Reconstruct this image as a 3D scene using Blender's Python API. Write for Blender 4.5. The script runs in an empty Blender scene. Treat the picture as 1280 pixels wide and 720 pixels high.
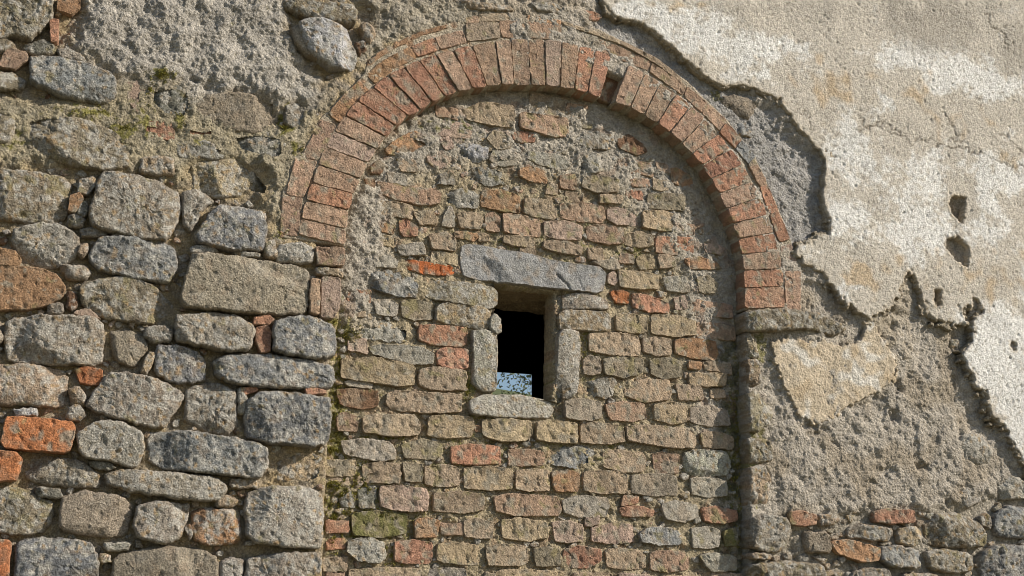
import bpy, math, random
import numpy as np
random.seed(7)
RNG = np.random.default_rng(11)
R = math.radians
S = bpy.context.scene
COL = S.collection

# ------------------------------------------------------------------ camera
YAW, PITCH, FPX, DIST = R(20.0), R(14.3), 1492.0, 5.5
FW = np.array([math.sin(YAW)*math.cos(PITCH), math.cos(YAW)*math.cos(PITCH), math.sin(PITCH)])
RT = np.array([math.cos(YAW), -math.sin(YAW), 0.0])
UP = np.cross(RT, FW)
CAM = np.array([0, 0, 1.6 + DIST*math.sin(PITCH)]) - DIST*FW
cd = bpy.data.cameras.new('camera'); cd.sensor_width = 36; cd.lens = 36*FPX/1280
cd.clip_start = .05; cd.clip_end = 3000
cam = bpy.data.objects.new('camera', cd); COL.objects.link(cam)
cam.location = CAM; cam.rotation_euler = (math.pi/2+PITCH, 0, -YAW)
S.camera = cam

# ------------------------------------------------------------------ light
SUN_AZ, SUN_EL = R(61), R(31)           # azimuth measured from the wall's normal towards the right
SV = (math.sin(SUN_AZ)*math.cos(SUN_EL), -math.cos(SUN_AZ)*math.cos(SUN_EL), math.sin(SUN_EL))
W = bpy.data.worlds.new('World'); S.world = W; W.use_nodes = True
nt = W.node_tree; bg = nt.nodes['Background']
sky = nt.nodes.new('ShaderNodeTexSky'); sky.sky_type = 'NISHITA'; sky.sun_disc = False
sky.sun_elevation = SUN_EL; sky.sun_rotation = math.atan2(SV[0], SV[1])
nt.links.new(sky.outputs[0], bg.inputs[0]); bg.inputs[1].default_value = .098
sl = bpy.data.lights.new('sun', 'SUN'); sl.energy = 5.0; sl.angle = R(.53); sl.color = (1, .915, .79)
so = bpy.data.objects.new('sun', sl); COL.objects.link(so); so.location = (6, -6, 9)
from mathutils import Vector
so.rotation_euler = Vector(SV).to_track_quat('Z', 'Y').to_euler()
S.view_settings.view_transform = 'Standard'; S.view_settings.look = 'None'
S.view_settings.exposure = 0.17; S.view_settings.gamma = 1
S.cycles.max_bounces = 6
S.cycles.pixel_filter_type = 'BLACKMAN_HARRIS'; S.cycles.filter_width = 1.0

# ------------------------------------------------------------------ helpers
def at(px, py, Y=0.0):
    """photo point -> place on the upright plane at depth Y"""
    px = np.asarray(px, float); py = np.asarray(py, float)
    d = FW + ((px-640)/FPX)[..., None]*RT - ((py-360)/FPX)[..., None]*UP
    t = (Y-CAM[1])/d[..., 1]
    return CAM + t[..., None]*d
def topx(x, z):
    v = np.stack([x-CAM[0], np.full_like(x, -CAM[1]), z-CAM[2]], -1)
    w = v@FW
    return 640+FPX*(v@RT)/w, 360-FPX*(v@UP)/w

PERM = RNG.permutation(512).astype(np.int64); PERM = np.concatenate([PERM]*3)
G3 = RNG.normal(size=(512, 3)); G3 /= np.linalg.norm(G3, axis=1)[:, None]
G2 = RNG.uniform(0, 2*np.pi, 512); G2 = np.stack([np.cos(G2), np.sin(G2)], -1)
def fade(t): return t*t*t*(t*(t*6-15)+10)
def n3(p, sc, seed=0):
    q = p*sc + seed*17.31; i = np.floor(q).astype(np.int64); f = q-i; u = fade(f); i &= 511
    r = 0
    for dx in (0, 1):
        wx = u[:, 0] if dx else 1-u[:, 0]
        for dy in (0, 1):
            wy = u[:, 1] if dy else 1-u[:, 1]
            for dz in (0, 1):
                wz = u[:, 2] if dz else 1-u[:, 2]
                h = PERM[PERM[PERM[(i[:, 0]+dx) & 511]+((i[:, 1]+dy) & 511)]+((i[:, 2]+dz) & 511)]
                g = G3[h]
                r = r + wx*wy*wz*(g[:, 0]*(f[:, 0]-dx)+g[:, 1]*(f[:, 1]-dy)+g[:, 2]*(f[:, 2]-dz))
    return r*1.5
def n2(x, z, sc, seed=0):
    x = x*sc+seed*13.7; z = z*sc+seed*7.9
    ix = np.floor(x).astype(np.int64); iz = np.floor(z).astype(np.int64); fx = x-ix; fz = z-iz
    ux, uz = fade(fx), fade(fz); r = 0
    for dx in (0, 1):
        for dz in (0, 1):
            g = G2[PERM[PERM[(ix+dx) & 511]+((iz+dz) & 511)]]
            r = r + (ux if dx else 1-ux)*(uz if dz else 1-uz)*(g[..., 0]*(fx-dx)+g[..., 1]*(fz-dz))
    return r*1.5
JX = RNG.uniform(.15, .85, 512); JZ = RNG.uniform(.15, .85, 512); JR = RNG.uniform(.3, 1, 512)
def worley(x, z, sc, seed=0):
    """pebbly bumps: 1 at the middle of a grain, 0 between grains, plus the grain's random value"""
    x = x*sc+seed*5.3; z = z*sc+seed*3.1
    ix = np.floor(x).astype(np.int64); iz = np.floor(z).astype(np.int64)
    best = np.full(x.shape, 9.0); val = np.zeros(x.shape)
    for dx in (-1, 0, 1):
        for dz in (-1, 0, 1):
            h = PERM[PERM[(ix+dx) & 511]+((iz+dz) & 511)]
            d = (ix+dx+JX[h]-x)**2+(iz+dz+JZ[h]-z)**2
            m = d < best; best = np.where(m, d, best); val = np.where(m, JR[h], val)
    return np.sqrt(np.clip(1-best*1.6, 0, 1)), val
def smooth(a, b, t):
    t = np.clip((t-a)/(b-a), 0, 1); return t*t*(3-2*t)
def psdf(px, py, poly):
    """signed distance to a polygon, positive inside"""
    P = np.asarray(poly, float); Q = np.roll(P, -1, 0)
    best = np.full(px.shape, 1e18); ins = np.zeros(px.shape, bool)
    for (ax, ay), (bx, by) in zip(P, Q):
        ex, ey = bx-ax, by-ay; wx, wy = px-ax, py-ay
        t = np.clip((wx*ex+wy*ey)/(ex*ex+ey*ey+1e-12), 0, 1)
        best = np.minimum(best, (wx-ex*t)**2+(wy-ey*t)**2)
        if ay != by:
            c = ((ay > py) != (by > py)) & (px < ex*(py-ay)/(by-ay)+ax)
            ins ^= c
    d = np.sqrt(best)
    return np.where(ins, d, -d)
def line_d(px, py, L):
    best = np.full(px.shape, 1e9)
    for (ax, ay), (bx, by) in zip(L, L[1:]):
        ex, ey = bx-ax, by-ay; t = np.clip(((px-ax)*ex+(py-ay)*ey)/(ex*ex+ey*ey), 0, 1)
        best = np.minimum(best, np.hypot(px-ax-ex*t, py-ay-ey*t))
    return best
def pts(s): return [tuple(float(v) for v in q.split(',')) for q in s.split()]

# ------------------------------------------------------------------ materials
def surface_mat(name, fine, bump, speck_dark, speck_light, rough=.92, pores=0.0, streak=0.0):
    m = bpy.data.materials.new(name); m.use_nodes = True; t = m.node_tree; N = t.nodes; L = t.links
    b = N['Principled BSDF']; b.inputs['Roughness'].default_value = rough
    b.inputs['Specular IOR Level'].default_value = .25
    at_ = N.new('ShaderNodeAttribute'); at_.attribute_name = 'col'
    geo = N.new('ShaderNodeNewGeometry')
    def noise(sc, det, ro=.6):
        n = N.new('ShaderNodeTexNoise'); n.inputs['Scale'].default_value = sc
        n.inputs['Detail'].default_value = det; n.inputs['Roughness'].default_value = ro
        L.new(geo.outputs['Position'], n.inputs['Vector']); return n
    n1 = noise(fine, 5, .7); na = noise(fine*.22, 4)
    r1 = N.new('ShaderNodeMapRange'); L.new(n1.outputs[0], r1.inputs[0])
    r1.inputs[1].default_value = .42; r1.inputs[2].default_value = .60
    r1.inputs[3].default_value = speck_dark; r1.inputs[4].default_value = speck_light
    r2 = N.new('ShaderNodeMapRange'); L.new(na.outputs[0], r2.inputs[0])
    r2.inputs[1].default_value = .35; r2.inputs[2].default_value = .65
    r2.inputs[3].default_value = .82; r2.inputs[4].default_value = 1.16
    mu = N.new('ShaderNodeMath'); mu.operation = 'MULTIPLY'
    L.new(r1.outputs[0], mu.inputs[0]); L.new(r2.outputs[0], mu.inputs[1])
    vm = N.new('ShaderNodeVectorMath'); vm.operation = 'SCALE'
    L.new(at_.outputs['Color'], vm.inputs[0]); L.new(mu.outputs[0], vm.inputs['Scale'])
    L.new(vm.outputs[0], b.inputs['Base Color'])
    # relief finer than the mesh
    nb = noise(fine*.55, 6, .72)
    vo = N.new('ShaderNodeTexVoronoi'); vo.inputs['Scale'].default_value = fine*.4
    L.new(geo.outputs['Position'], vo.inputs['Vector'])
    ad = N.new('ShaderNodeMath'); ad.operation = 'MULTIPLY_ADD'
    L.new(vo.outputs['Distance'], ad.inputs[0]); ad.inputs[1].default_value = pores
    L.new(nb.outputs[0], ad.inputs[2])
    bp = N.new('ShaderNodeBump'); bp.inputs['Strength'].default_value = 1
    bp.inputs['Distance'].default_value = bump
    L.new(ad.outputs[0], bp.inputs['Height']); L.new(bp.outputs[0], b.inputs['Normal'])
    return m
M_STONE = surface_mat('weathered_stone', 240, .014, .46, 1.42, pores=.3)
M_SLATE = surface_mat('dressed_slate', 300, .010, .6, 1.3, .88, pores=.3)
M_BRICK = surface_mat('old_brick', 250, .010, .54, 1.34, pores=.3)
M_MORTAR = surface_mat('lime_mortar', 220, .015, .55, 1.33, pores=-.5)
M_PLASTER = surface_mat('weathered_plaster', 260, .0065, .8, 1.12, pores=-.4)

def mesh_obj(name, verts, faces, mat, parent, col=None, loc=(0, 0, 0), label=None):
    me = bpy.data.meshes.new(name)
    v = np.asarray(verts, np.float32)-np.asarray(loc, np.float32)
    f = tuple(a for a in (faces if isinstance(faces, tuple) else (faces,)) if len(a))
    nl = sum(a.size for a in f); nf = sum(len(a) for a in f)
    me.vertices.add(len(v)); me.vertices.foreach_set('co', v.ravel())
    me.loops.add(nl); me.loops.foreach_set('vertex_index', np.concatenate([a.ravel() for a in f]).astype(np.int32))
    me.polygons.add(nf)
    tot = np.concatenate([np.full(len(a), a.shape[1]) for a in f]).astype(np.int32)
    me.polygons.foreach_set('loop_start', np.concatenate([[0], np.cumsum(tot)[:-1]]).astype(np.int32))
    me.polygons.foreach_set('use_smooth', np.ones(nf, bool))
    me.update(calc_edges=True)
    if col is not None:
        a = me.color_attributes.new('col', 'FLOAT_COLOR', 'POINT')
        c = np.ones((len(v), 4), np.float32); c[:, :3] = col
        a.data.foreach_set('color', c.ravel())
    me.materials.append(mat)
    o = bpy.data.objects.new(name, me); COL.objects.link(o); o.location = loc
    if parent: o.parent = parent
    if label: o['label'] = label
    return o
def thing(name, label, cat, loc=(0, 0, 0), group=None):
    o = bpy.data.objects.new(name, None); COL.objects.link(o)
    o['label'] = label; o['category'] = cat; o['kind'] = 'thing'
    if group: o['group'] = group
    return o
T_STONE = thing('stone_wall', 'rubble wall of big grey fieldstones and stray orange bricks, left of the brick arch', 'wall')
T_ARCH = thing('brick_arch', 'round arch of weathered red bricks set on edge over the blocked doorway', 'arch')
T_FILL = thing('blocked_doorway', 'worn brick infill closing the doorway under the red brick arch', 'infill')
T_WIN = thing('small_window', 'small dark square window hole framed by a slate lintel and upright stones', 'window')
T_PLAS = thing('plastered_wall', 'broken wall with peeling cream and white plaster to the right of the brick arch', 'wall')

# ------------------------------------------------------------------ colours (the things' own)
C = dict(g=(.345, .305, .25), d=(.22, .21, .175), B=(.56, .565, .57), D=(.265, .27, .27), G=(.33, .285, .205), w=(.40, .34, .265),
         t=(.45, .35, .25), y=(.47, .37, .245), l=(.47, .44, .375), o=(.50, .20, .09), r=(.455, .25, .165), R=(.45, .31, .22),
         b=(.24, .14, .085), O=(.43, .26, .15), k=(.43, .435, .42), m=(.22, .21, .08), p=(.48, .485, .40), e=(.50, .15, .055),
         s=(.42, .385, .325), P=(.46, .345, .275))
for k in C: C[k] = np.array(C[k])
BRICKY = set('orROeP')
LICHEN_Y = np.array((.36, .31, .15)); LICHEN_W = np.array((.52, .50, .45)); LICHEN_O = np.array((.46, .31, .15)); DIRT = np.array((.10, .09, .07))
SMEAR = np.array((.36, .32, .25))
def mix(c, d, f): return c+(d-c)*f[:, None]

def rounded(P, cut, iters):
    P = np.asarray(P, float)
    for _ in range(iters):
        Q = np.roll(P, -1, 0)
        P = np.stack([P+(Q-P)*cut, P+(Q-P)*(1-cut)], 1).reshape(-1, 2)
        cut = .25
    return P
def resample(P, n):
    Q = np.vstack([P, P[:1]]); s = np.concatenate([[0], np.cumsum(np.hypot(*np.diff(Q, axis=0).T))])
    u = np.linspace(0, s[-1], n, endpoint=False)
    return np.stack([np.interp(u, s, Q[:, 0]), np.interp(u, s, Q[:, 1])], -1)

PID = [0]
def piece_geo(poly, c, face, back, kind='stone', smear=.0, rough=1.0, tilt=1.0, moss=0.0, sp=.0060, edge=None, crack=None, grow_px=1.5):
    """one stone or brick: outline at its real size, rounded shoulders, broken face; returns verts, faces, colours, centre"""
    PID[0] += 1; seed = PID[0]
    rr = np.random.default_rng(seed)
    pp = np.array(poly, float); _c = pp.mean(0); _d = pp-_c; _e = np.maximum(np.abs(_d).max(0), 4); pp = _c+_d*(1+grow_px/_e)
    W3 = at(pp[:, 0], pp[:, 1], -face*.5)
    P = W3[:, [0, 2]]
    brick = kind == 'brick'
    P = rounded(P, .07 if brick else .10, 2)
    per = np.hypot(*(np.roll(P, -1, 0)-P).T).sum()
    n = int(np.clip(per/sp, 20, 420)); P = resample(P, n)
    cen = P.mean(0)
    ev, evec = np.linalg.eigh(np.cov((P-cen).T)); ax_ = evec[:, 1]; an_ = evec[:, 0]
    ext = np.ptp((P-cen)@ax_)/2; wid = np.ptp((P-cen)@an_)/2; cl = max(0, ext-wid*1.05)
    core = lambda Q: cen+np.clip((Q-cen)@ax_, -cl, cl)[:, None]*ax_
    K = core(P); rad = np.hypot(*(P-K).T)+1e-6
    q = np.column_stack([P[:, 0], np.full(n, seed*1.37), P[:, 1]])
    wob = (n3(q, 22)*.0065+n3(q, 70, 3)*.004)*(.55 if brick else 1.1)*rough
    wob = np.clip(wob, -.3*rad.min(), .3*rad.min())
    P = P+(P-K)/rad[:, None]*wob[:, None]
    K = core(P); rad = np.hypot(*(P-K).T); rm = rad.mean()
    if edge is None: edge = (.006 if brick else .016)
    edge = min(edge*rr.uniform(.8, 1.3), rm*.6)
    nr = int(np.clip(rm/sp, 3, 34))
    # distances from the edge
    d = np.concatenate([np.linspace(0, edge, 5, endpoint=False)[0:], np.linspace(edge, rm, max(nr-2, 2))])/rm
    d = np.clip(d, 0, 1); s = 1-d
    drop = edge*(.8 if brick else .85)
    prof = np.where(d*rm < edge, -drop*(1-np.sqrt(np.clip(1-(1-d*rm/edge)**2, 0, 1))), 0)
    s = np.concatenate([[1.0, 1.0, 1.0], s[:-1], [-.04]]); dep = np.concatenate([[back, (back+face-drop)/2, (back*.3+(face-drop)*.7)], face+prof[:-1], [face]])
    inner = np.concatenate([[0, .0, .0], np.clip(d*rm/edge, 0, 1)[:-1], [1]])
    X = K[:, 0]+s[:, None]*(P[:, 0]-K[:, 0])[None]; Z = K[:, 1]+s[:, None]*(P[:, 1]-K[:, 1])[None]
    H = np.repeat(dep[:, None], n, 1); IN = np.repeat(inner[:, None], n, 1)
    X = X.ravel(); Z = Z.ravel(); H = H.ravel(); IN = IN.ravel()
    tx, tz = rr.normal(0, .035*tilt, 2)*(1 if brick else 1.6)
    H = H+np.where(H > back+1e-6, (X-cen[0])*tx+(Z-cen[1])*tz, 0)
    q = np.column_stack([X, -H, Z])+seed*.731
    a = n3(q, 9, 1); b_ = n3(q, 26, 2); f = n3(q, 62, 5); f2 = n3(q, 120, 8)
    amp = (.45 if brick else rr.uniform(.55, 1.05))*rough*(.6 if c == 'w' else 1)
    big = min(1, rm/.05)
    # broken facets: ridged noise and flats
    f3 = n3(q, 200, 12)
    disp = amp*(a*.010*big+(.5-np.abs(b_))*.006*big+b_*.002-np.abs(f)*.0032+f2*.0030+f3*.0018)
    # cleaved planes
    cut = np.zeros(len(X)); npl = rr.integers(4, 8)
    for _ in range(npl):
        an = rr.uniform(0, 2*np.pi); tl = rr.uniform(.15, .7)*(.45 if brick else 1)
        e = (X-cen[0])*math.cos(an)+(Z-cen[1])*math.sin(an)+.005*b_
        off = rr.uniform(.25, .95)*e.max() if not brick else rr.uniform(.7, 1.0)*e.max()
        cut = np.minimum(cut, -(e-off)*tl)
    cutd = np.maximum(cut, -.035)*rough*(1 if rm > .012 else .4)
    disp -= amp*.006*big
    chip = smooth(.28, .42, n3(q, 38, 9)+.3*f)*(.0045 if brick else .0045)*rough
    disp -= chip
    live = np.where(H > back+1e-6, 1.0, 0.0)
    H = H+disp*live*(.35+.65*IN)+cutd*live
    if crack is not None:
        cpx, cpy = topx(X, Z); H = H-.014*live*np.exp(-(line_d(cpx, cpy, crack)/.8)**2)
    side = (1-IN)*live
    # roughen the shoulders sideways too
    X = X+side*f*.003*rough; Z = Z+side*f2*.003*rough
    V = np.column_stack([X, -H, Z])
    m = len(s); i = np.arange(m-1)[:, None]*n; j = np.arange(n)[None]; j2 = (j+1) % n
    F = np.stack([i+j, i+j2, i+n+j2, i+n+j], -1).reshape(-1, 4)
    T = np.zeros((0, 3), np.int64)
    # colour of the thing itself: tone drift, lichens, mortar smears
    base = C[c]*rr.uniform(.8, 1.14)*(1+rr.normal(0, .014, 3)*np.array((1, .5, 1)))
    col = np.repeat(base[None], len(V), 0)
    col = col*(1+.16*a+.22*b_+.15*f)[:, None]
    l1 = n3(q, 13, 21); l2 = n3(q, 48, 22); l3 = n3(q, 20, 23); l4 = n3(q, 31, 24)
    if brick:
        col = mix(col, C['t'], smooth(.05, .5, l1+.4*l2)*.55*(.4+smear))
        col = mix(col, SMEAR, smooth(.35-.35*smear, .6-.3*smear, l3+.5*l2)*.8)
        col = mix(col, DIRT*1.6, smooth(.25, .6, l4)*.45)
    else:
        col = mix(col, LICHEN_W, smooth(.12, .55, l1+.6*l2)*(.2 if c in 'wk' else .6))
        col = mix(col, C['t']*.9, smooth(.15, .5, l3+.3*l2)*.45)
        col = mix(col, DIRT*1.4, smooth(.22, .6, l4+.3*l2)*(.15 if c in 'wkl' else .55))
        if c in 'BDgOGl': col = mix(col, LICHEN_O, smooth(.42, .6, n3(q, 24, 30)+.4*l2)*.55)
    if not brick and c not in 'wk':
        wx, wz = X+.004*l2, Z+.004*l4
        sw, sv = worley(wx, wz, 42, seed); col = mix(col, LICHEN_W*1.05, smooth(.45, .6, sw)*(sv > .72)*smooth(-.1, .2, l3)*.7)
        sw, sv = worley(wx, wz, 75, seed+5); col = mix(col, LICHEN_W, smooth(.4, .6, sw)*(sv > .8)*.6); col = mix(col, LICHEN_O, smooth(.5, .65, sw)*(sv < .38)*smooth(0, .3, l1)*.7)
    my = .34 if c in 'Gm' else .5
    col = mix(col, LICHEN_Y*.85, smooth(my-moss*.4, my+.22-moss*.3, n3(q, 17, 31)+.5*l2)*(.6+.3*moss)*(0 if c in 'wk' else 1))
    col = mix(col, C['t']*.8, (1-np.clip(IN+.25, 0, 1))*.35)
    return V, (F, T), np.clip(col, .01, .9), (cen[0], -face, cen[1])

PIECES = []       # outlines, for finding the open joints
def put(name, poly, c, face, back, parent, mat=None, label=None, **kw):
    kind = 'brick' if name in ('brick',) else 'stone'
    V, F, col, cen = piece_geo(poly, c, face, back, kind, **kw)
    return mesh_obj(name, V, F, mat or (M_BRICK if kind == 'brick' else M_STONE), parent, col, cen, label)

# ------------------------------------------------------------------ outlines traced at their places on the wall
LEFT = """
G 0,-30 68,-30 66,0 65,24 38,46 12,41 0,46 -25,40 -20,-25|g .02
O 72,-6 100,-4 99,9 88,16 73,11
r 63,25 73,24 72,50 64,51|-
d 30,53 50,48 66,54 73,62 60,67 40,65 28,59
G -15,46 6,47 20,53 14,61 -15,63
R 8,58 32,64 35,74 18,86 -2,81
D 38,69 60,67 100,76 135,88 146,98 143,120 125,127 80,119 38,101|g .025
G -14,92 15,87 31,98 25,110 -14,110
g 72,60 88,60 108,68 108,76 76,71
P 157,102 172,99 182,104 180,125 172,139 160,125|f -.015
d 186,108 215,104 238,110 244,130 235,150 205,146 186,128|f -.015
r 175,150 218,153 218,174 178,169|f -.012
r 231,154 255,158 272,155 270,172 232,172|f -.02
G 30,146 60,140 110,148 150,165 165,180 160,206 130,211 70,201 34,186
G -20,128 14,138 23,158 10,176 -20,178
w 232,136 260,118 300,114 348,124 348,158 320,166 275,158|f -.004
w 364,34 374,28 384,44 398,74 384,68 370,52|g .01
B 374,27 386,24 410,26 434,36 441,50 449,72 441,85 412,81 392,68 380,48|g .03
G 355,-8 400,3 440,5 447,15 443,29 420,28 385,20 355,8|g .02
b 445,52 455,48 459,62 450,69
t 452,30 462,24 471,40 463,55 455,46
g 357,130 372,125 388,128 385,150 370,161 356,150|f -.012
t 389,136 405,130 410,140 392,158|f -.012
s 285,166 320,162 355,168 360,194 345,203 300,190|f -.008
d 218,177 262,174 286,185 278,198 225,195|f -.01
y 238,206 265,197 300,197 325,208 342,232 335,248 312,240 275,246 245,238|f -.02
t 177,193 200,194 218,198 217,217 195,217 176,212
G -20,208 35,213 80,220 91,229 82,270 70,277 -20,270
g 100,223 115,220 122,228 108,243 96,240
O 88,244 100,241 104,250 95,265 86,262
d 99,252 108,250 113,262 106,270 97,266
g 84,268 95,266 106,274 100,284 85,282
g 130,213 155,214 195,222 222,238 230,255 218,285 208,298 180,297 115,282 112,265 122,225|g .025
l 18,286 50,279 80,282 98,296 100,312 90,325 70,333 45,332 20,315 15,298
D 125,295 160,295 200,298 220,310 222,335 212,352 170,347 120,335 112,318|g .02
g 100,286 118,283 134,288 130,294 104,294
g 140,286 160,286 172,292 160,294 141,293
O -20,306 18,313 27,324 20,332 -20,329
O -20,331 45,334 70,343 82,358 78,370 60,380 35,386 -20,385
t 75,331 110,330 115,340 108,348 85,347
t 100,306 109,303 111,315 104,322 98,316
s 228,239 245,236 262,243 269,250 255,258 248,275 240,288 230,280
D 245,290 260,270 275,254 300,256 332,263 334,290 330,311 300,312 275,308 247,302|g .02
w 240,317 300,320 380,333 388,341 385,386 378,391 320,390 230,383 226,371|g .03
l 238,309 262,306 275,312 262,316 240,315
g 290,313 325,316 325,321 300,321
t 332,302 344,298 346,320 333,322
l 348,306 375,302 392,309 392,325 370,328 347,325
R 396,309 430,310 430,331 398,330
t 396,333 429,336 429,345 397,342
R 389,348 399,350 398,391 388,390
P 403,346 425,347 426,380 418,397 402,395
G 110,350 150,345 180,350 205,365 218,380 210,394 190,402 150,400 120,393 103,380 100,360
g 5,399 50,394 105,396 128,402 131,415 128,450 115,455 40,452 8,448|g .02
b 85,365 95,364 98,380 90,387 82,382
g 60,380 75,378 81,388 75,393 60,392
P 95,388 110,386 126,397 110,396 92,392
w 138,412 160,410 180,418 186,432 170,458 150,452 140,435|f -.01
s 183,409 205,406 217,412 213,425 190,427 181,419
y 185,440 193,438 195,446 183,467 176,463
g 222,393 260,391 295,392 315,405 318,415 312,437 290,438 245,430 220,425 220,405|g .025
D 343,403 365,396 390,395 418,405 422,420 420,443 400,447 360,442 342,435|g .025
r 321,409 335,407 339,415 337,438 326,440 320,425
r 318,396 335,394 343,399 335,405 318,404
D 197,432 225,432 250,440 259,455 257,475 240,478 210,475 193,463
D 268,450 290,443 340,443 395,450 418,458 418,480 400,485 340,483 290,478 270,468|g .02
t -20,454 40,455 80,462 86,470 82,505 60,507 -20,503
o 94,460 110,458 128,462 125,480 100,478|f -.015
t 86,486 100,484 109,495 104,507 88,505
l 85,509 100,507 108,518 100,526 82,522
g 136,464 175,468 215,480 230,492 222,510 205,532 190,533 130,518 107,508 110,500|g .025
B 15,511 45,511 46,518 20,519
o 8,520 90,528 94,535 87,562 80,566 8,560 2,552|g .03
o -20,562 20,566 28,575 20,600 -20,602|g .025
l 97,540 125,526 150,527 175,540 181,555 172,583 150,578 110,572 98,560|g .025
g 233,487 255,478 280,480 297,492 297,530 285,543 255,537 232,525
l 299,485 303,483 309,500 306,519 299,515
D 309,500 330,489 370,490 410,498 413,515 410,553 390,558 340,552 310,545 307,520|g .03
r 304,484 320,483 322,488 306,493
r 382,485 405,487 408,491 385,493
D 187,540 230,537 310,550 333,560 334,585 325,596 290,595 205,585 185,575|g .025
g 30,572 60,569 100,575 125,592 123,608 90,608 45,604 28,592
d 110,577 135,577 146,584 135,588 115,583
g 132,592 160,587 230,592 275,597 284,610 278,626 240,625 160,614 134,606|g .02
t 288,599 322,598 322,609 290,610
y 340,571 365,563 400,566 409,580 405,600 385,608 345,600|f -.035
G -20,604 40,613 65,628 68,642 55,665 30,668 -20,665
d 45,610 75,611 80,620 65,623 46,619
w 78,620 110,614 150,620 167,632 160,665 150,672 100,668 72,660|g .02
g 172,631 200,627 238,630 236,650 225,672 205,679 170,670 168,655|g .02
O 240,639 262,635 300,637 302,660 300,678 270,681 243,676|h stone
s 310,615 340,607 390,608 405,618 406,650 402,685 370,683 330,680 308,670|g .025
t 270,626 285,618 298,625 295,632 272,633
D 20,676 60,671 110,678 123,692 122,735 18,735|g .02
l 130,679 165,678 160,687 135,689
t 125,693 138,694 140,703 125,703
w 150,691 200,684 250,685 272,695 272,735 138,735 142,700|g .02
o -20,673 12,676 13,690 8,735 -20,735
g 310,697 350,691 395,691 402,700 400,740 308,740|g .02
l 276,702 290,697 305,700 305,730 275,730
b 232,660 238,655 242,668 237,675
"""
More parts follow.
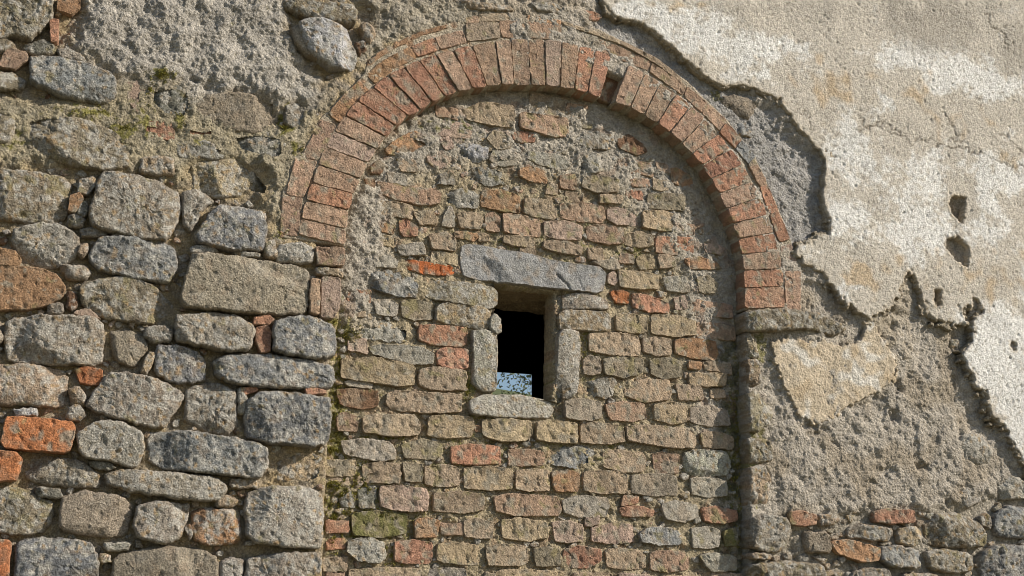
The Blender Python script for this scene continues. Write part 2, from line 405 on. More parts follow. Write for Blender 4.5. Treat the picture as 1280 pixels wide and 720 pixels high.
# brick infill under the arch
FILL = """
t 577,137 606,124 643,131 646,140 643,155 620,153 590,146|g .012
R 655,138 713,145 714,165 695,167 655,156|g .012
B 575,176 590,172 612,180 612,195 595,198 577,192
P 553,172 565,168 570,180 560,183
P 537,191 550,187 562,193 561,206 548,206 538,198
O 485,182 500,170 520,160 540,168 545,178 525,187 500,190 488,188
b 466,205 475,197 483,203 478,213 468,212
b 460,222 470,222 470,229 462,229
R 475,224 500,228 545,233 553,238 552,250 530,252 495,245 478,238
l 560,236 580,233 602,240 600,255 575,255 559,250
g 545,215 560,210 575,218 572,226 548,226
d 588,212 600,205 640,213 645,222 620,228 590,222
O 607,236 630,235 652,242 652,262 630,260 606,254
O 654,208 670,206 686,212 686,225 665,222 654,217
R 705,217 722,215 724,233 706,230
g 720,163 730,158 770,165 768,180 745,182 722,175
b 777,171 790,165 808,178 812,186 800,190 780,182
l 730,193 745,188 762,193 764,208 745,213 728,208
G 735,219 755,217 777,222 775,236 750,236 733,230
O 843,208 852,208 868,218 870,228 860,231 845,224
t 825,200 838,203 840,212 828,210
s 665,187 700,190 718,200 712,208 680,203 665,196
t 755,241 782,242 780,250 755,249
t 660,246 698,248 700,253 699,270 675,268 659,262
R 705,253 735,251 758,257 760,268 755,275 725,272 706,268
P 765,259 790,256 802,264 800,278 775,277 765,270
y 808,262 835,262 855,268 854,285 830,284 809,280|g .008
R 633,265 657,267 678,271 678,292 655,290 634,286
t 575,263 600,263 606,270 603,282 580,280
R 612,264 620,262 628,268 627,286 612,284
r 503,274 510,271 524,280 523,290 508,291 503,283
O 478,276 490,275 496,280 493,289 480,286
O 574,287 598,289 600,293 595,297 574,293
t 603,290 613,291 614,297 603,297
t 635,293 655,293 670,295 670,306 650,304 634,300
t 541,291 560,288 572,295 572,309 545,307
t 685,299 715,300 730,306 730,315 700,312 684,307|g .008
P 685,275 710,274 731,280 730,295 700,295 685,290
R 740,280 760,279 783,283 783,300 765,302 740,296
t 788,291 800,287 818,292 821,303 805,306 787,302
y 800,321 810,316 824,322 825,332 805,333
t 828,316 845,319 848,330 830,332
O 861,322 880,320 900,325 907,332 895,333 868,333
P 886,303 900,302 910,308 905,315 888,312
y 779,337 805,338 826,342 827,357 805,358 780,355|g .008
s 835,345 858,343 868,350 866,362 840,360
G 877,346 890,343 902,352 898,363 880,362|g .008
P 765,341 772,337 776,348 772,353 765,350
o 768,363 780,361 790,364 789,375 775,375
r 796,365 815,368 840,377 840,388 815,387 797,382
P 849,371 860,368 863,382 851,384
e 508,325 515,322 540,326 568,331 571,336 565,341 530,338 510,333|f -.078
s 470,319 490,317 500,323 498,331 472,330
D 462,339 490,336 520,345 525,352 524,367 500,366 465,356|g .01
G 505,376 520,372 542,378 543,395 520,397 506,392
s 470,375 490,372 500,378 498,392 475,390
l 437,406 460,399 505,399 521,405 520,424 495,424 440,418
r 528,405 560,406 586,408 587,425 580,430 545,428 528,422
r 551,436 565,433 587,436 587,457 570,458 551,453
s 465,433 480,429 530,432 544,440 543,452 520,453 470,441
y 430,448 470,446 515,453 521,458 520,478 495,479 430,470|g .01
t 528,461 545,458 583,462 586,470 582,485 540,484 528,478|g .01
s 434,475 455,474 468,478 466,483 436,480
b 425,486 455,484 475,488 474,505 455,509 428,503
t 488,491 500,487 540,490 578,492 579,512 540,514 495,510 486,502|g .008
R 424,518 435,515 449,520 448,537 426,536
t 457,521 475,517 520,518 528,530 526,541 500,543 458,538|g .008
y 540,520 560,519 592,521 596,530 592,544 560,545 538,542|g .008
O 598,532 604,531 605,537 599,538
y 607,525 630,523 665,526 668,540 660,549 630,549 608,543|g .008
y 676,527 700,526 724,529 724,551 700,551 676,547|g .008
t 731,531 745,528 782,532 784,550 765,553 732,551
t 789,532 820,531 865,536 875,545 873,558 840,557 790,549|g .01
t 882,541 900,539 920,545 920,560 885,557
s 430,551 455,548 490,552 497,560 497,572 470,573 432,565
G 505,556 530,548 555,553 557,565 545,573 510,570
r 568,558 590,555 628,558 629,577 600,579 569,577
R 640,561 682,563 684,580 640,580
D 690,562 705,558 740,558 750,565 749,583 720,584 695,578
t 760,566 775,562 808,565 812,575 808,587 785,588 760,582
R 822,567 835,565 852,568 852,590 825,589
p 862,565 880,562 912,565 917,580 915,592 880,593 864,588|g .01
t 457,581 480,577 500,580 503,590 501,602 480,602 458,600
G 508,579 530,580 530,600 510,600
t 535,583 560,581 575,584 577,605 555,607 536,603
y 585,585 610,583 642,586 643,609 615,611 585,608
t 650,588 675,586 689,588 690,611 665,612 650,609
O 696,590 715,588 727,592 726,612 700,613 696,605
t 735,590 760,588 787,591 788,614 760,615 735,612
w 795,594 830,592 850,595 851,617 820,618 795,615
s 870,598 885,597 912,600 914,618 890,620 872,616
d 427,622 445,614 448,632 430,632
d 452,611 460,606 472,609 472,634 453,633
P 479,608 500,607 536,611 538,625 536,637 505,637 479,632|g .008
t 546,617 575,614 607,618 608,636 580,640 546,637
R 622,621 640,617 700,621 705,635 700,643 650,643 625,638
s 708,626 725,620 763,622 765,632 762,644 730,645 710,640
r 780,635 800,632 822,637 820,644 785,644
s 833,631 850,626 875,631 877,645 860,651 838,648
r 884,636 900,633 925,638 928,648 910,653 887,650|g .008
m 443,643 470,639 510,642 510,665 480,670 445,668
O 522,651 535,646 552,651 548,670 523,671
t 585,651 600,648 620,653 618,672 585,670
y 632,651 650,648 686,653 688,670 665,675 633,671
P 695,653 715,651 732,656 732,676 700,676
P 745,660 770,655 795,656 798,676 770,678 745,675
D 805,666 820,659 840,659 860,668 865,678 830,680 806,676
s 870,661 890,658 905,663 904,683 872,683
m 912,663 925,660 927,680 913,682
l 440,676 460,673 482,678 485,690 482,701 450,700 438,690|g .01
r 497,678 520,676 542,679 543,695 540,703 510,703 497,699
y 551,681 575,679 603,682 603,698 600,705 570,704 550,700
t 612,683 635,681 660,683 664,700 655,706 615,705
G 672,686 690,684 703,686 704,705 675,707
r 711,687 730,683 753,687 755,700 740,709 712,708
t 763,688 780,686 810,689 812,708 790,711 764,708
R 819,691 840,689 865,692 866,710 845,714 819,711
s 880,695 900,691 925,696 926,712 895,714
t 440,712 490,710 530,712 530,736 440,736
s 540,712 585,711 587,736 540,736
y 625,714 660,712 712,716 712,738 625,738
t 722,718 770,717 770,740 722,740
P 780,718 820,720 820,742 780,742
t 832,721 875,721 875,744 832,744
y 775,393 795,391 812,396 812,412 795,414 777,410
y 820,393 850,393 873,400 874,415 850,418 820,414|g .01
t 742,416 760,414 800,418 804,430 802,442 770,441 742,436|g .008
t 810,422 825,420 842,423 843,440 825,442 810,437
O 850,424 870,422 898,425 902,440 898,447 870,445 850,440
w 735,448 740,444 753,446 754,463 745,467 735,464
G 760,448 780,445 807,448 806,464 785,469 762,465
G 818,448 845,447 856,453 856,468 835,471 820,465
O 866,450 882,452 880,459 866,458
g 737,476 760,472 776,476 778,490 760,495 738,490
t 788,478 815,473 840,475 843,490 840,497 810,500 787,492
t 850,479 880,482 885,497 855,498
w 711,501 730,498 755,501 756,520 740,523 712,520|g .008
R 762,505 785,502 810,504 813,520 795,524 768,522
y 823,505 845,502 862,506 862,525 845,528 825,522
w 870,509 895,507 912,512 917,529 890,531 870,525
G 620,160 640,166 642,180 625,182 612,170
s 620,186 645,190 650,202 630,204 616,196
t 500,196 520,197 524,210 505,210
t 690,225 700,228 700,240 686,238
s 560,262 570,263 570,280 556,278
t 520,262 545,262 550,275 528,277
s 500,305 530,300 535,315 505,316
t 740,308 756,309 758,322 741,320
w 745,325 775,322 780,333 765,334
"""
# window dressings
WIN = """
k lintel 582,304 600,303 655,313 700,325 752,331 761,338 758,360 748,363 700,358 650,352 600,346 584,341 580,330
G jamb_stone 533,353 545,347 600,352 620,356 626,362 625,378 615,383 570,376 537,369
y jamb_stone 549,381 560,377 605,381 616,387 618,397 612,411 590,406 560,402 549,398
l jamb_stone 617,395 622,390 629,398 630,412 623,415 616,408
l jamb_stone 594,412 610,410 624,416 625,440 623,487 605,486 594,475 596,440
g jamb_stone 703,367 735,363 762,372 765,384 735,384 702,383
y jamb_stone 703,390 712,386 760,388 767,393 767,411 740,411 704,409
l jamb_stone 701,416 707,411 727,413 729,430 727,490 715,496 703,494 700,470
l sill 590,500 610,492 660,493 694,500 698,510 690,520 640,520 592,516
"""
RIGHT = """
G 932,389 975,387 1020,392 1050,401 1060,410 1045,418 1010,410 972,413 934,414|g .042
G 933,416 945,418 950,445 935,447
t 935,449 948,448 952,478 937,484
G 936,492 950,488 964,495 967,515 960,530 948,540 937,538|g .015
G 936,546 965,550 968,575 938,580
t 938,585 955,581 965,600 960,630 939,632
g 940,648 960,643 985,648 992,665 988,685 965,690 942,685|g .015
t 940,692 965,691 965,698 942,698
G 940,705 985,702 1030,706 1035,740 940,740|g .01
r 988,641 1000,639 1020,644 1020,655 1005,657 988,654
t 1025,643 1040,643 1043,655 1028,657
r 1093,640 1110,637 1142,639 1143,652 1120,654 1095,652
g 1063,661 1080,656 1115,660 1119,669 1110,676 1075,674 1062,670
y 1125,660 1145,659 1157,665 1156,680 1140,682 1126,678
O 1040,678 1060,675 1100,685 1098,700 1080,702 1050,693
D 1104,685 1120,683 1155,688 1157,702 1153,710 1115,708 1103,700|g .015
G 1160,690 1185,687 1218,695 1218,712 1195,716 1165,710|g .01
G 1160,656 1175,643 1200,640 1225,650 1233,665 1233,682 1200,684 1165,680|g .01
g 1226,646 1235,642 1243,650 1240,660 1229,657
D 1247,641 1262,632 1290,636 1295,672 1250,670 1245,655|g .012
D 1230,690 1250,681 1300,683 1300,740 1235,735 1228,710|g .012
w 1006,665 1035,665 1040,690 1010,690
g 1070,713 1110,710 1120,740 1060,740
t 1130,716 1180,718 1180,740 1130,740
l 1205,545 1225,540 1243,560 1240,580 1215,580 1197,565|f .0
l 1250,596 1275,595 1298,620 1255,625|f .002
l 1200,616 1220,606 1234,624 1210,634|f -.002
w 900,121 920,117 950,125 955,140 945,148 915,142|f -.012
D 923,153 935,150 945,158 940,170 926,168|f -.016
r 718,13 738,12 752,20 745,25 720,21|f -.008
t 555,-6 600,3 650,6 655,12 600,12 558,5
s 663,3 690,0 706,11 700,17 670,11
G 1190,424 1205,422 1208,440 1192,438|f -.02
"""
# joints of the arch ring: outer end, inner end; colour of the brick after each joint
JOINTS = """373.6,294 431.7,306.5 R
376.7,273 433,286 R
383,250 436.5,263 r
390,228.6 442,242 R
398,205.6 451,223 R
407,183.5 460,203 P
418.5,163.5 471,186 R
431.7,144.5 482,170.5 r
447,126 495,157 r
466,109 510,144 r
485,94 526,137 r
505,84 540,127 r
524,75 556,120 r
545,68 573,114 R
566,62.5 591,110 r
590,57 609,107.5 R
619,51 627.5,105 R
639,50 642.5,105 R
660,49 664,106 R
681,50 682.5,106.5 P
702,52.5 700,108 R
724,57.5 718,111.5 r
744,62 735,115.5 r
765,70.5 751,121 X
785,81 768,127 R
806,91 788,134 R
825,103 806,143 R
845,117 823,153 r
864,132 838,165 R
881,149 853,178 R
897,168 866,191 r
913,186 879,206 r
928,206 890,223 r
940,227 900,242 R
950,247 909,260 r
959,269 917,279 R
967,291 924,298 r
973,313 928,318 R
977,336 930,338 r
979,358 931,360 r
981,385 931,385 X"""
RING = """
R 354,245 378,247 372,294 351,291
R 370,197 395,202 380,245 358,241
R 402,150 420,158 398,199 379,193
O 411,141 425,152 444,131 430,118
O 431,117 445,130 462,113 449,102
O 458,92 470,103 494,86 483,73
O 485,72 495,84 521,71 512,59
r 515,58 523,70 549,61 541,48
R 545,47 552,60 582,52 577,38
O 464,79 480,68 499,57 495,52 475,64 462,75
O 501,56 528,44 560,35 558,31 525,39 498,51
t 583,30 622,28 624,46 585,50
R 625,27 655,27 655,45 629,45
R 660,28 700,31 700,49 660,46
s 703,33 747,46 744,59 703,51
R 751,49 815,75 812,88 749,63
R 816,79 857,106 853,118 814,90
R 860,108 884,128 877,140 857,121
R 886,130 908,149 900,163 879,142
r 909,153 927,173 919,184 901,165
D 928,175 944,195 936,204 921,187
R 943,199 958,226 950,232 937,207
r 959,229 973,262 963,266 951,234
r 974,265 987,298 974,301 963,269
P 977,309 990,306 998,334 983,336
R 983,340 1000,340 1000,386 984,386
O 661,20 682,21 700,25 700,29 661,26
t 600,18 632,17 640,24 600,26
t 704,27 740,37 775,49 775,54 740,42 705,31
t 778,51 822,73 852,97 850,101 818,78 777,56
R 583,22 596,20 598,27 584,28
"""
RAD_L = [(373, 294), (376, 273), (383, 250), (390, 229), (398, 206), (407, 183), (418, 163), (432, 144), (447, 126), (466, 109), (485, 95), (512, 79), (545, 67), (590, 56), (639, 50)]

def parse(txt):
    for ln in txt.strip().splitlines():
        opt = ''
        if '|' in ln: ln, opt = ln.split('|')
        yield ln.split(' ', 1)[0], pts(ln.split(' ', 1)[1]), opt.split()

STONE_LABELS = {'o': 'bright orange brick', 'e': 'vivid red-orange brick'}
def place(txt, parent, face0, spread, back, names, gmul=1.0, **kw):
    for c, P, opt in parse(txt):
        f = face0+random.uniform(-spread, spread)
        nm = names(c)
        if opt and opt[0] == 'g': f += float(opt[1])*gmul
        if opt and opt[0] == 'f': f = float(opt[1])
        if opt and opt[0] == 'h': nm = opt[1]
        PIECES.append(P)
        put(nm, P, c, f, back, parent, label=STONE_LABELS.get(c) if nm == 'brick' else None, **kw)
BN = lambda c: 'brick' if c in BRICKY else 'stone'
place(LEFT, T_STONE, .004, .008, -.14, BN, smear=.1, rough=1.0)
NLEFT = len(PIECES)
FN = lambda c: 'stone' if c in 'gdBDlp' else 'brick'
place(FILL, T_FILL, -.070, .0055, -.13, FN, smear=.5, rough=1.15, moss=.25, tilt=.8, edge=.0048, grow_px=2.0)
NFILL = len(PIECES)
FPOLY = PIECES[NLEFT:NFILL]
place(RIGHT, T_PLAS, .010, .005, -.14, BN, smear=.3, rough=1.1, moss=.05)
for ln in WIN.strip().splitlines():
    c, nm, P = ln.split(' ', 2); P = pts(P); PIECES.append(P)
    if nm == 'lintel':
        put(nm, P, c, -.052, -.40, T_WIN, M_SLATE, 'long blue-grey slate lintel with a crack near its right end', rough=.55, edge=.005, tilt=0, crack=[(702, 340), (707, 345), (711, 349), (714, 350), (718, 358), (721, 363)])
    else:
        put(nm, P, c, -.062+random.uniform(-.003, .006), -.22, T_WIN, M_STONE, rough=.6, edge=.009, sp=.005)
# ---- arch bricks
JL = [ln.split() for ln in JOINTS.splitlines()]
JL = [(pts(a)[0], pts(b)[0], c) for a, b, c in JL]
def lerp(a, b, t): return (a[0]+(b[0]-a[0])*t, a[1]+(b[1]-a[1])*t)
for (o1, i1, c), (o2, i2, _) in zip(JL, JL[1:]):
    g = .7
    w = math.hypot(i2[0]-i1[0], i2[1]-i1[1]); wo = math.hypot(o2[0]-o1[0], o2[1]-o1[1])
    P = [lerp(o1, o2, g/wo), lerp(o1, o2, 1-g/wo), lerp(i1, i2, 1-g/w), lerp(i1, i2, g/w)]
    P = [lerp(P[0], P[3], -.01), lerp(P[1], P[2], -.01), P[2], P[3]]
    lab = None
    if c == 'X': c = 'b'; f = -.055; lab = 'deep dark red socket of a missing arch brick'
    else: f = .004+random.uniform(-.004, .004)
    put('brick', P, c, f, -.16, T_ARCH, label=lab, smear=.3, rough=.9, edge=.0045, tilt=.2, grow_px=.35)
for c, P, opt in parse(RING):
    put('brick', P, c, .0+random.uniform(-.004, .003), -.08, T_ARCH, smear=.35, rough=.9, tilt=.25, edge=.0045, grow_px=1.7)

# ------------------------------------------------------------------ the beds: mortar, render, plaster
CELL = .0050
def sheet(name, poly, hfun, cfun, mat, parent, skirt, back, ragged=0.0, holes=(), cell=CELL, label=None, stuff=False, rag_seed=0, warp=9.0, cull=(), grow=0.0, band=None):
    P3 = at(*np.array(poly, float).T); x0, x1 = P3[:, 0].min()-.05, P3[:, 0].max()+.05; z0, z1 = P3[:, 2].min()-.05, P3[:, 2].max()+.05
    gx = np.arange(x0, x1, cell); gz = np.arange(z0, z1, cell)
    X, Z = np.meshgrid(gx, gz); 
    def sd(pl):
        q = at(*np.array(pl, float).T)[:, [0, 2]]; return psdf(X, Z, q)
    s = sd(poly)
    if ragged:
        wg, wv = worley(X+.01*n2(X, Z, 25, 47), Z+.01*n2(X, Z, 25, 48), 34, 9); lowz = .8+1.9*smooth(.1, -.5, Z-at(1000, 250)[2]-.0*X); s = s+ragged*1.3*lowz*(wg*wv-.35)
        s = s+ragged*(n2(X, Z, 14, rag_seed+40)*.6+n2(X, Z, 45, rag_seed+41)*.35+n2(X, Z, 100, rag_seed+42)*.2)
    s = s+grow
    for h in holes:
        sh = sd(h)+(-grow)
        sh = sh+.004*(n2(X, Z, 50, 44))+(.013*(worley(X, Z, 50, 11)[0]-.5)+.006*n2(X, Z, 90, 45) if ragged else 0)
        s = np.minimum(s, -sh)
    gz_, gx_ = np.gradient(s, cell); gl = np.hypot(gx_, gz_)+1e-9; gx_ /= gl; gz_ /= gl
    keepv = s > -.5*cell
    near = np.abs(s) <= .5*cell
    X = np.where(near, X-gx_*s, X); Z = np.where(near, Z-gz_*s, Z)
    outv = (s <= -.5*cell)
    sx = np.clip(-s-.15*cell, 0, 2*cell)
    X = np.where(outv, X+gx_*sx, X); Z = np.where(outv, Z+gz_*sx, Z)
    cellk = keepv[:-1, :-1] | keepv[1:, :-1] | keepv[:-1, 1:] | keepv[1:, 1:]
    if band: cellk &= s[:-1, :-1] < band
    for pc in cull:
        q = at(*np.array(pc, float).T)[:, [0, 2]]; lo, hi = q.min(0), q.max(0)
        a0, a1 = np.searchsorted(gx, [lo[0], hi[0]]); b0, b1 = np.searchsorted(gz, [lo[1], hi[1]])
        if a1-a0 < 4 or b1-b0 < 4: continue
        b1 = min(b1, len(gz)-1); a1 = min(a1, len(gx)-1)
        dd = psdf(X[b0:b1, a0:a1]+cell/2, Z[b0:b1, a0:a1]+cell/2, q)
        cellk[b0:b1, a0:a1] &= dd < .022
    # keep only vertices in use
    use = np.zeros(s.shape, bool)
    for a in (slice(None, -1), slice(1, None)):
        for b in (slice(None, -1), slice(1, None)): use[a, b] |= cellk
    idx = -np.ones(s.shape, np.int64); idx[use] = np.arange(use.sum())
    xv, zv, sv, ov = X[use], Z[use], s[use], outv[use]
    px, py = topx(xv, zv)
    if warp: px = px+warp*(n2(xv, zv, 9, 130)+.45*n2(xv, zv, 32, 131)); py = py+warp*(n2(xv, zv, 9, 132)+.45*n2(xv, zv, 32, 133))
    H = hfun(xv, zv, px, py, sv)
    if skirt: H = H-skirt*(1-np.sqrt(np.clip(1-(1-np.clip(sv/(skirt*1.2), 0, 1))**2, 0, 1)))
    H = np.where(ov, back, H)
    col = np.clip(cfun(xv, zv, px, py, sv), .01, .9)
    V = np.column_stack([xv, -H, zv])
    F = np.stack([idx[:-1, :-1], idx[:-1, 1:], idx[1:, 1:], idx[1:, :-1]], -1)[cellk]
    o = mesh_obj(name, V, F, mat, parent, col, (0, 0, 0), label)
    return o
def lumps(x, z, k=1.0):
    w1, v1 = worley(x+.012*n2(x, z, 20, 1), z+.012*n2(x, z, 20, 2), 30, 1)
    w2, v2 = worley(x+.006*n2(x, z, 50, 3), z+.006*n2(x, z, 50, 4), 75, 2)
    gate = smooth(-.25, .35, n2(x, z, 11, 5))
    return k*(n2(x, z, 7, 6)*.010+n2(x, z, 20, 7)*.009-np.abs(n2(x, z, 33, 8))*.010+w1*v1*.010*gate+w2*v2*.006-np.abs(n2(x, z, 70, 12))*.006+n2(x, z, 110, 9)*.004)
def zone(px, py, poly, soft): return smooth(-soft, soft, psdf(px, py, pts(poly)))
def blob(px, py, spec):
    r = np.zeros(px.shape)
    for cx, cy, rx, ry, a in spec: r = np.maximum(r, a*np.exp(-(((px-cx)/rx)**2+((py-cy)/ry)**2)))
    return r
def tone(x, z, col, a=.16): return col*(1+a*n2(x, z, 6, 50)+a*n2(x, z, 24, 51)+a*.8*n2(x, z, 70, 52))[:, None]

outer = pts('349,296 352,243 366,195 378,190 400,147 409,139 430,116 447,100 456,90 460,74 500,49 556,29 585,20 640,15 700,22 750,35 820,70 860,100 910,148 946,195 976,262 990,300 1002,336 1003,388')
inner = [i for o, i, _ in JL][::-1]
inner = [(932, 387)]+inner[1:]
PB = outer+inner
PBO = np.array(PB)
# left wall
Z_SM = '106,-60 352,-60 358,20 368,60 392,96 410,118 392,134 346,130 300,116 262,120 240,130 226,106 186,100 150,94 128,84 100,70 90,52 104,22'
Z_TOP = '440,-60 720,-60 700,14 640,18 560,32 500,46 455,80 448,60 470,30'
Z_MID = '344,160 412,128 392,160 368,210 352,260 345,300 338,262 344,235 330,205'
Z_LOW = '-20,118 60,120 120,128 150,96 240,110 345,160 345,210 300,204 240,204 225,222 170,214 100,208 -20,205'
def hL(x, z, px, py, s):
    sm = zone(px, py, Z_SM, 15); tp = zone(px, py, Z_TOP, 9); md = zone(px, py, Z_MID, 7); lo = zone(px, py, Z_LOW, 12)
    b = -.046+.046*sm+.036*tp*(1-sm)+.036*md+.030*lo*(1-sm)+.012*sm*n2(x, z, 5, 72)+.010*sm*n2(x, z, 12, 73)
    b = b-.018*blob(px, py, [(385, 90, 22, 12, 1), (345, 95, 14, 8, .8), (480, 20, 12, 10, .9), (130, 25, 10, 8, .6), (262, 104, 7, 5, 1.6), (243, 100, 6, 5, 1.5), (170, 70, 9, 5, .7), (300, 50, 12, 6, .5), (240, 60, 10, 5, .6)])
    e = n2(x, z, 30, 71); b = np.maximum(b, -.016-.034*smooth(10, 34, -psdf(px, py, PBO)))
    return b+lumps(x, z, .7+.12*np.maximum(sm, tp))+e*.002
def cL(x, z, px, py, s):
    sm = zone(px, py, Z_SM, 15); tp = zone(px, py, Z_TOP, 9); md = zone(px, py, Z_MID, 7)
    c = np.repeat(np.array([[.47, .37, .225]]), len(x), 0)
    c = mix(c, np.array((.36, .32, .27)), np.clip(.25+n2(x, z, 16, 60)*1.2, 0, 1)*.8)
    c = mix(c, np.array((.40, .36, .26)), zone(px, py, Z_LOW, 12)*.7); c = mix(c, np.array((.50, .465, .41)), sm); c = mix(c, np.array((.44, .40, .33)), tp*.8); c = mix(c, np.array((.41, .365, .27)), md*.8)
    mo = blob(px, py, [(354, 148, 7, 18, 1.3), (205, 95, 14, 10, .8), (10, 170, 30, 20, .5), (110, 140, 40, 10, .7), (150, 160, 20, 12, .9), (372, 188, 8, 10, .9), (255, 175, 8, 8, .7), (420, 400, 12, 12, 1), (352, 290, 8, 8, .8), (180, 150, 12, 25, .7), (225, 150, 6, 14, .8)])
    mo = smooth(.35, .7, mo+.55*n2(x, z, 40, 61)+.25*n2(x, z, 110, 62))
    c = mix(c, np.array((.25, .23, .055)), mo*.85)
    return tone(x, z, c)
mid = [lerp(o, i, .35) for o, i, _ in JL]
PL = [(-60, -50), (662, -50)]+[m for m in mid[::-1] if m[0] < 662]+[(404, 330), (427, 345), (427, 398), (414, 440), (412, 560), (408, 640), (404, 770), (-60, 770)]
sheet('mortar', PL, hL, cL, M_MORTAR, T_STONE, .012, -.16, label='sandy lime mortar between the stones', cull=PIECES[:NLEFT])
# right wall: rough under-render
Z_SP = '760,-30 800,30 880,90 935,108 985,160 1025,200 1034,250 1030,290 1000,312 985,300 960,250 925,190 870,130 800,80 740,45'
Z_ST = '985,650 1080,640 1160,640 1240,620 1300,590 1400,590 1400,810 930,810 930,690'
Z_TRI = '1002,340 1040,360 1082,400 1110,425 1060,430 1000,395'
def hR(x, z, px, py, s):
    sp = zone(px, py, Z_SP, 8); st = zone(px, py, Z_ST, 12); tr = zone(px, py, Z_TRI, 7)
    b = -.004-.026*sp-.030*st-.012*zone(px, py, '925,412 968,412 975,500 980,640 1000,700 925,700', 9)-.02*tr
    b = b-.022*blob(px, py, [(1125, 483, 8, 4, 1.6), (1118, 520, 9, 5, 1.7), (1155, 578, 9, 5, 1.1), (1010, 530, 9, 5, 1), (1022, 540, 8, 5, 1), (1100, 505, 8, 10, .9), (1110, 590, 10, 5, .8), (1115, 412, 8, 8, 1.3), (1150, 430, 12, 14, .6), (1190, 500, 14, 16, .8), (1215, 520, 14, 20, .9), (1060, 620, 14, 6, .7), (990, 590, 8, 8, .8)])
    d = zone(px, py, '1100,380 1225,400 1235,500 1290,600 1270,640 1210,570 1195,480 1150,440', 14)
    b = b-.02*d-.03*blob(px, py, [(1195, 264, 14, 22, 1.2), (1196, 318, 16, 24, 1.2), (1171, 373, 9, 14, 1), (1211, 392, 12, 12, 1), (1145, 362, 10, 26, .8), (1208, 430, 14, 24, .8), (1240, 530, 14, 24, .6)])
    return b+lumps(x, z, .6)-.006*smooth(.2, .5, n2(x, z, 16, 75))
def cR(x, z, px, py, s):
    sp = zone(px, py, Z_SP, 8); st = zone(px, py, Z_ST, 12)
    c = np.repeat(np.array([[.51, .46, .39]]), len(x), 0)
    c = mix(c, np.array((.43, .37, .29)), smooth(0, .4, n2(x, z, 5, 76)))
    c = mix(c, np.array((.42, .41, .40)), sp*.8)
    c = mix(c, np.array((.43, .385, .31)), st*.8)
    c = mix(c, np.array((.52, .45, .35)), smooth(.3, .6, blob(px, py, [(1110, 380, 40, 50, 1), (1130, 440, 26, 30, .6), (1090, 470, 34, 34, .9)])+.3*n2(x, z, 20, 77))*.7)
    mo = blob(px, py, [(950, 430, 14, 40, .9), (945, 560, 18, 60, .8), (900, 118, 12, 8, .8), (950, 600, 10, 30, .9)])
    mo = smooth(.45, .75, mo+.5*n2(x, z, 40, 61)+.25*n2(x, z, 110, 62))
    c = mix(c, np.array((.23, .21, .06)), mo*.8)
    return tone(x, z, c)
PR = [(628, -50), (1340, -50), (1340, 770), (943, 770), (939, 640), (936, 500), (933, 400), (940, 388)]+[m for m in mid[::-1] if m[0] > 628]
sheet('render_coat', PR, hR, cR, M_MORTAR, T_PLAS, .012, -.16, label='rough brown-grey scratch coat bared where plaster fell')
# arch bed
PA = [o for o, i, _ in JL]
def hA(x, z, px, py, s): return -.010+lumps(x, z, .26)+.003*n2(x, z, 10, 80)
def cA(x, z, px, py, s):
    c = np.repeat(np.array([[.50, .43, .33]]), len(x), 0)
    c = mix(c, np.array((.42, .20, .09)), smooth(.15, .45, n2(x, z, 18, 81))*zone(px, py, '340,300 400,120 470,60 560,25 600,60 500,110 420,200 390,300', 8)*.6)
    return tone(x, z, c, .12)
SOCK = [JL[23][0], JL[24][0], lerp(JL[24][1], JL[24][0], -.2), lerp(JL[23][1], JL[23][0], -.2)]
sheet('mortar', PB, hA, cA, M_MORTAR, T_ARCH, .006, -.16, holes=[SOCK], label='pale mortar between the arch bricks')
# infill bed
PF = [lerp(i, o, .18) for o, i, _ in JL]+[(946, 400), (950, 500), (952, 640), (956, 770), (390, 770), (395, 640), (400, 560), (402, 440), (410, 400), (412, 345)]
PF_HOLE = pts('626,350 701,360 700,430 699,497 640,496 624,492 624,420')
def hF(x, z, px, py, s):
    up = zone(px, py, '430,300 450,220 520,140 640,105 740,120 850,190 920,300 930,400 880,420 860,330 800,250 720,200 600,190 520,230 480,300 470,400 440,440', 18)
    b = -.0895+.010*up
    b = b+.012*zone(px, py, '424,390 424,330 440,250 470,215 480,300 462,380 450,400', 8)
    b = b-.014*blob(px, py, [(480, 185, 14, 10, 1.2), (532, 127, 8, 10, 1.5), (470, 210, 12, 12, 1), (912, 480, 6, 200, .4)])
    return b+lumps(x, z, .86)
def cF(x, z, px, py, s):
    c = np.repeat(np.array([[.46, .385, .26]]), len(x), 0)
    c = mix(c, np.array((.50, .46, .40)), zone(px, py, '418,400 430,250 500,140 640,100 740,115 850,180 935,300 940,700 890,600 860,330 780,230 600,190 510,220 475,400', 22)*.85)
    mo = blob(px, py, [(425, 540, 20, 190, .8), (430, 410, 18, 18, 1.1), (470, 655, 50, 25, .9), (925, 560, 14, 170, .7), (775, 545, 20, 14, .8), (590, 480, 14, 16, 1), (800, 310, 20, 16, .7), (750, 430, 12, 60, .7), (640, 560, 200, 130, .42), (575, 150, 60, 25, .5), (700, 300, 180, 60, .38)])
    mo = smooth(.42, .75, mo+.5*n2(x, z, 38, 61)+.3*n2(x, z, 110, 62))
    c = mix(c, np.array((.24, .225, .06)), mo*.8)
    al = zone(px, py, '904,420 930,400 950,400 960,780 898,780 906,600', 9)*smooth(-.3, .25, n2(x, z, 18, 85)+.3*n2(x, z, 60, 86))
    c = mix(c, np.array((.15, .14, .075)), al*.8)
    rd = smooth(.3, .5, n2(x, z, 13, 83)+.2*n2(x, z, 60, 84))
    c = mix(c, np.array((.38, .22, .14)), rd*.35)
    return tone(x, z, c)
sheet('mortar', PF, hF, cF, M_MORTAR, T_FILL, .01, -.2, holes=[PF_HOLE], cull=PIECES[NLEFT:NFILL], label='crumbling lime mortar, mossy at its left edge')
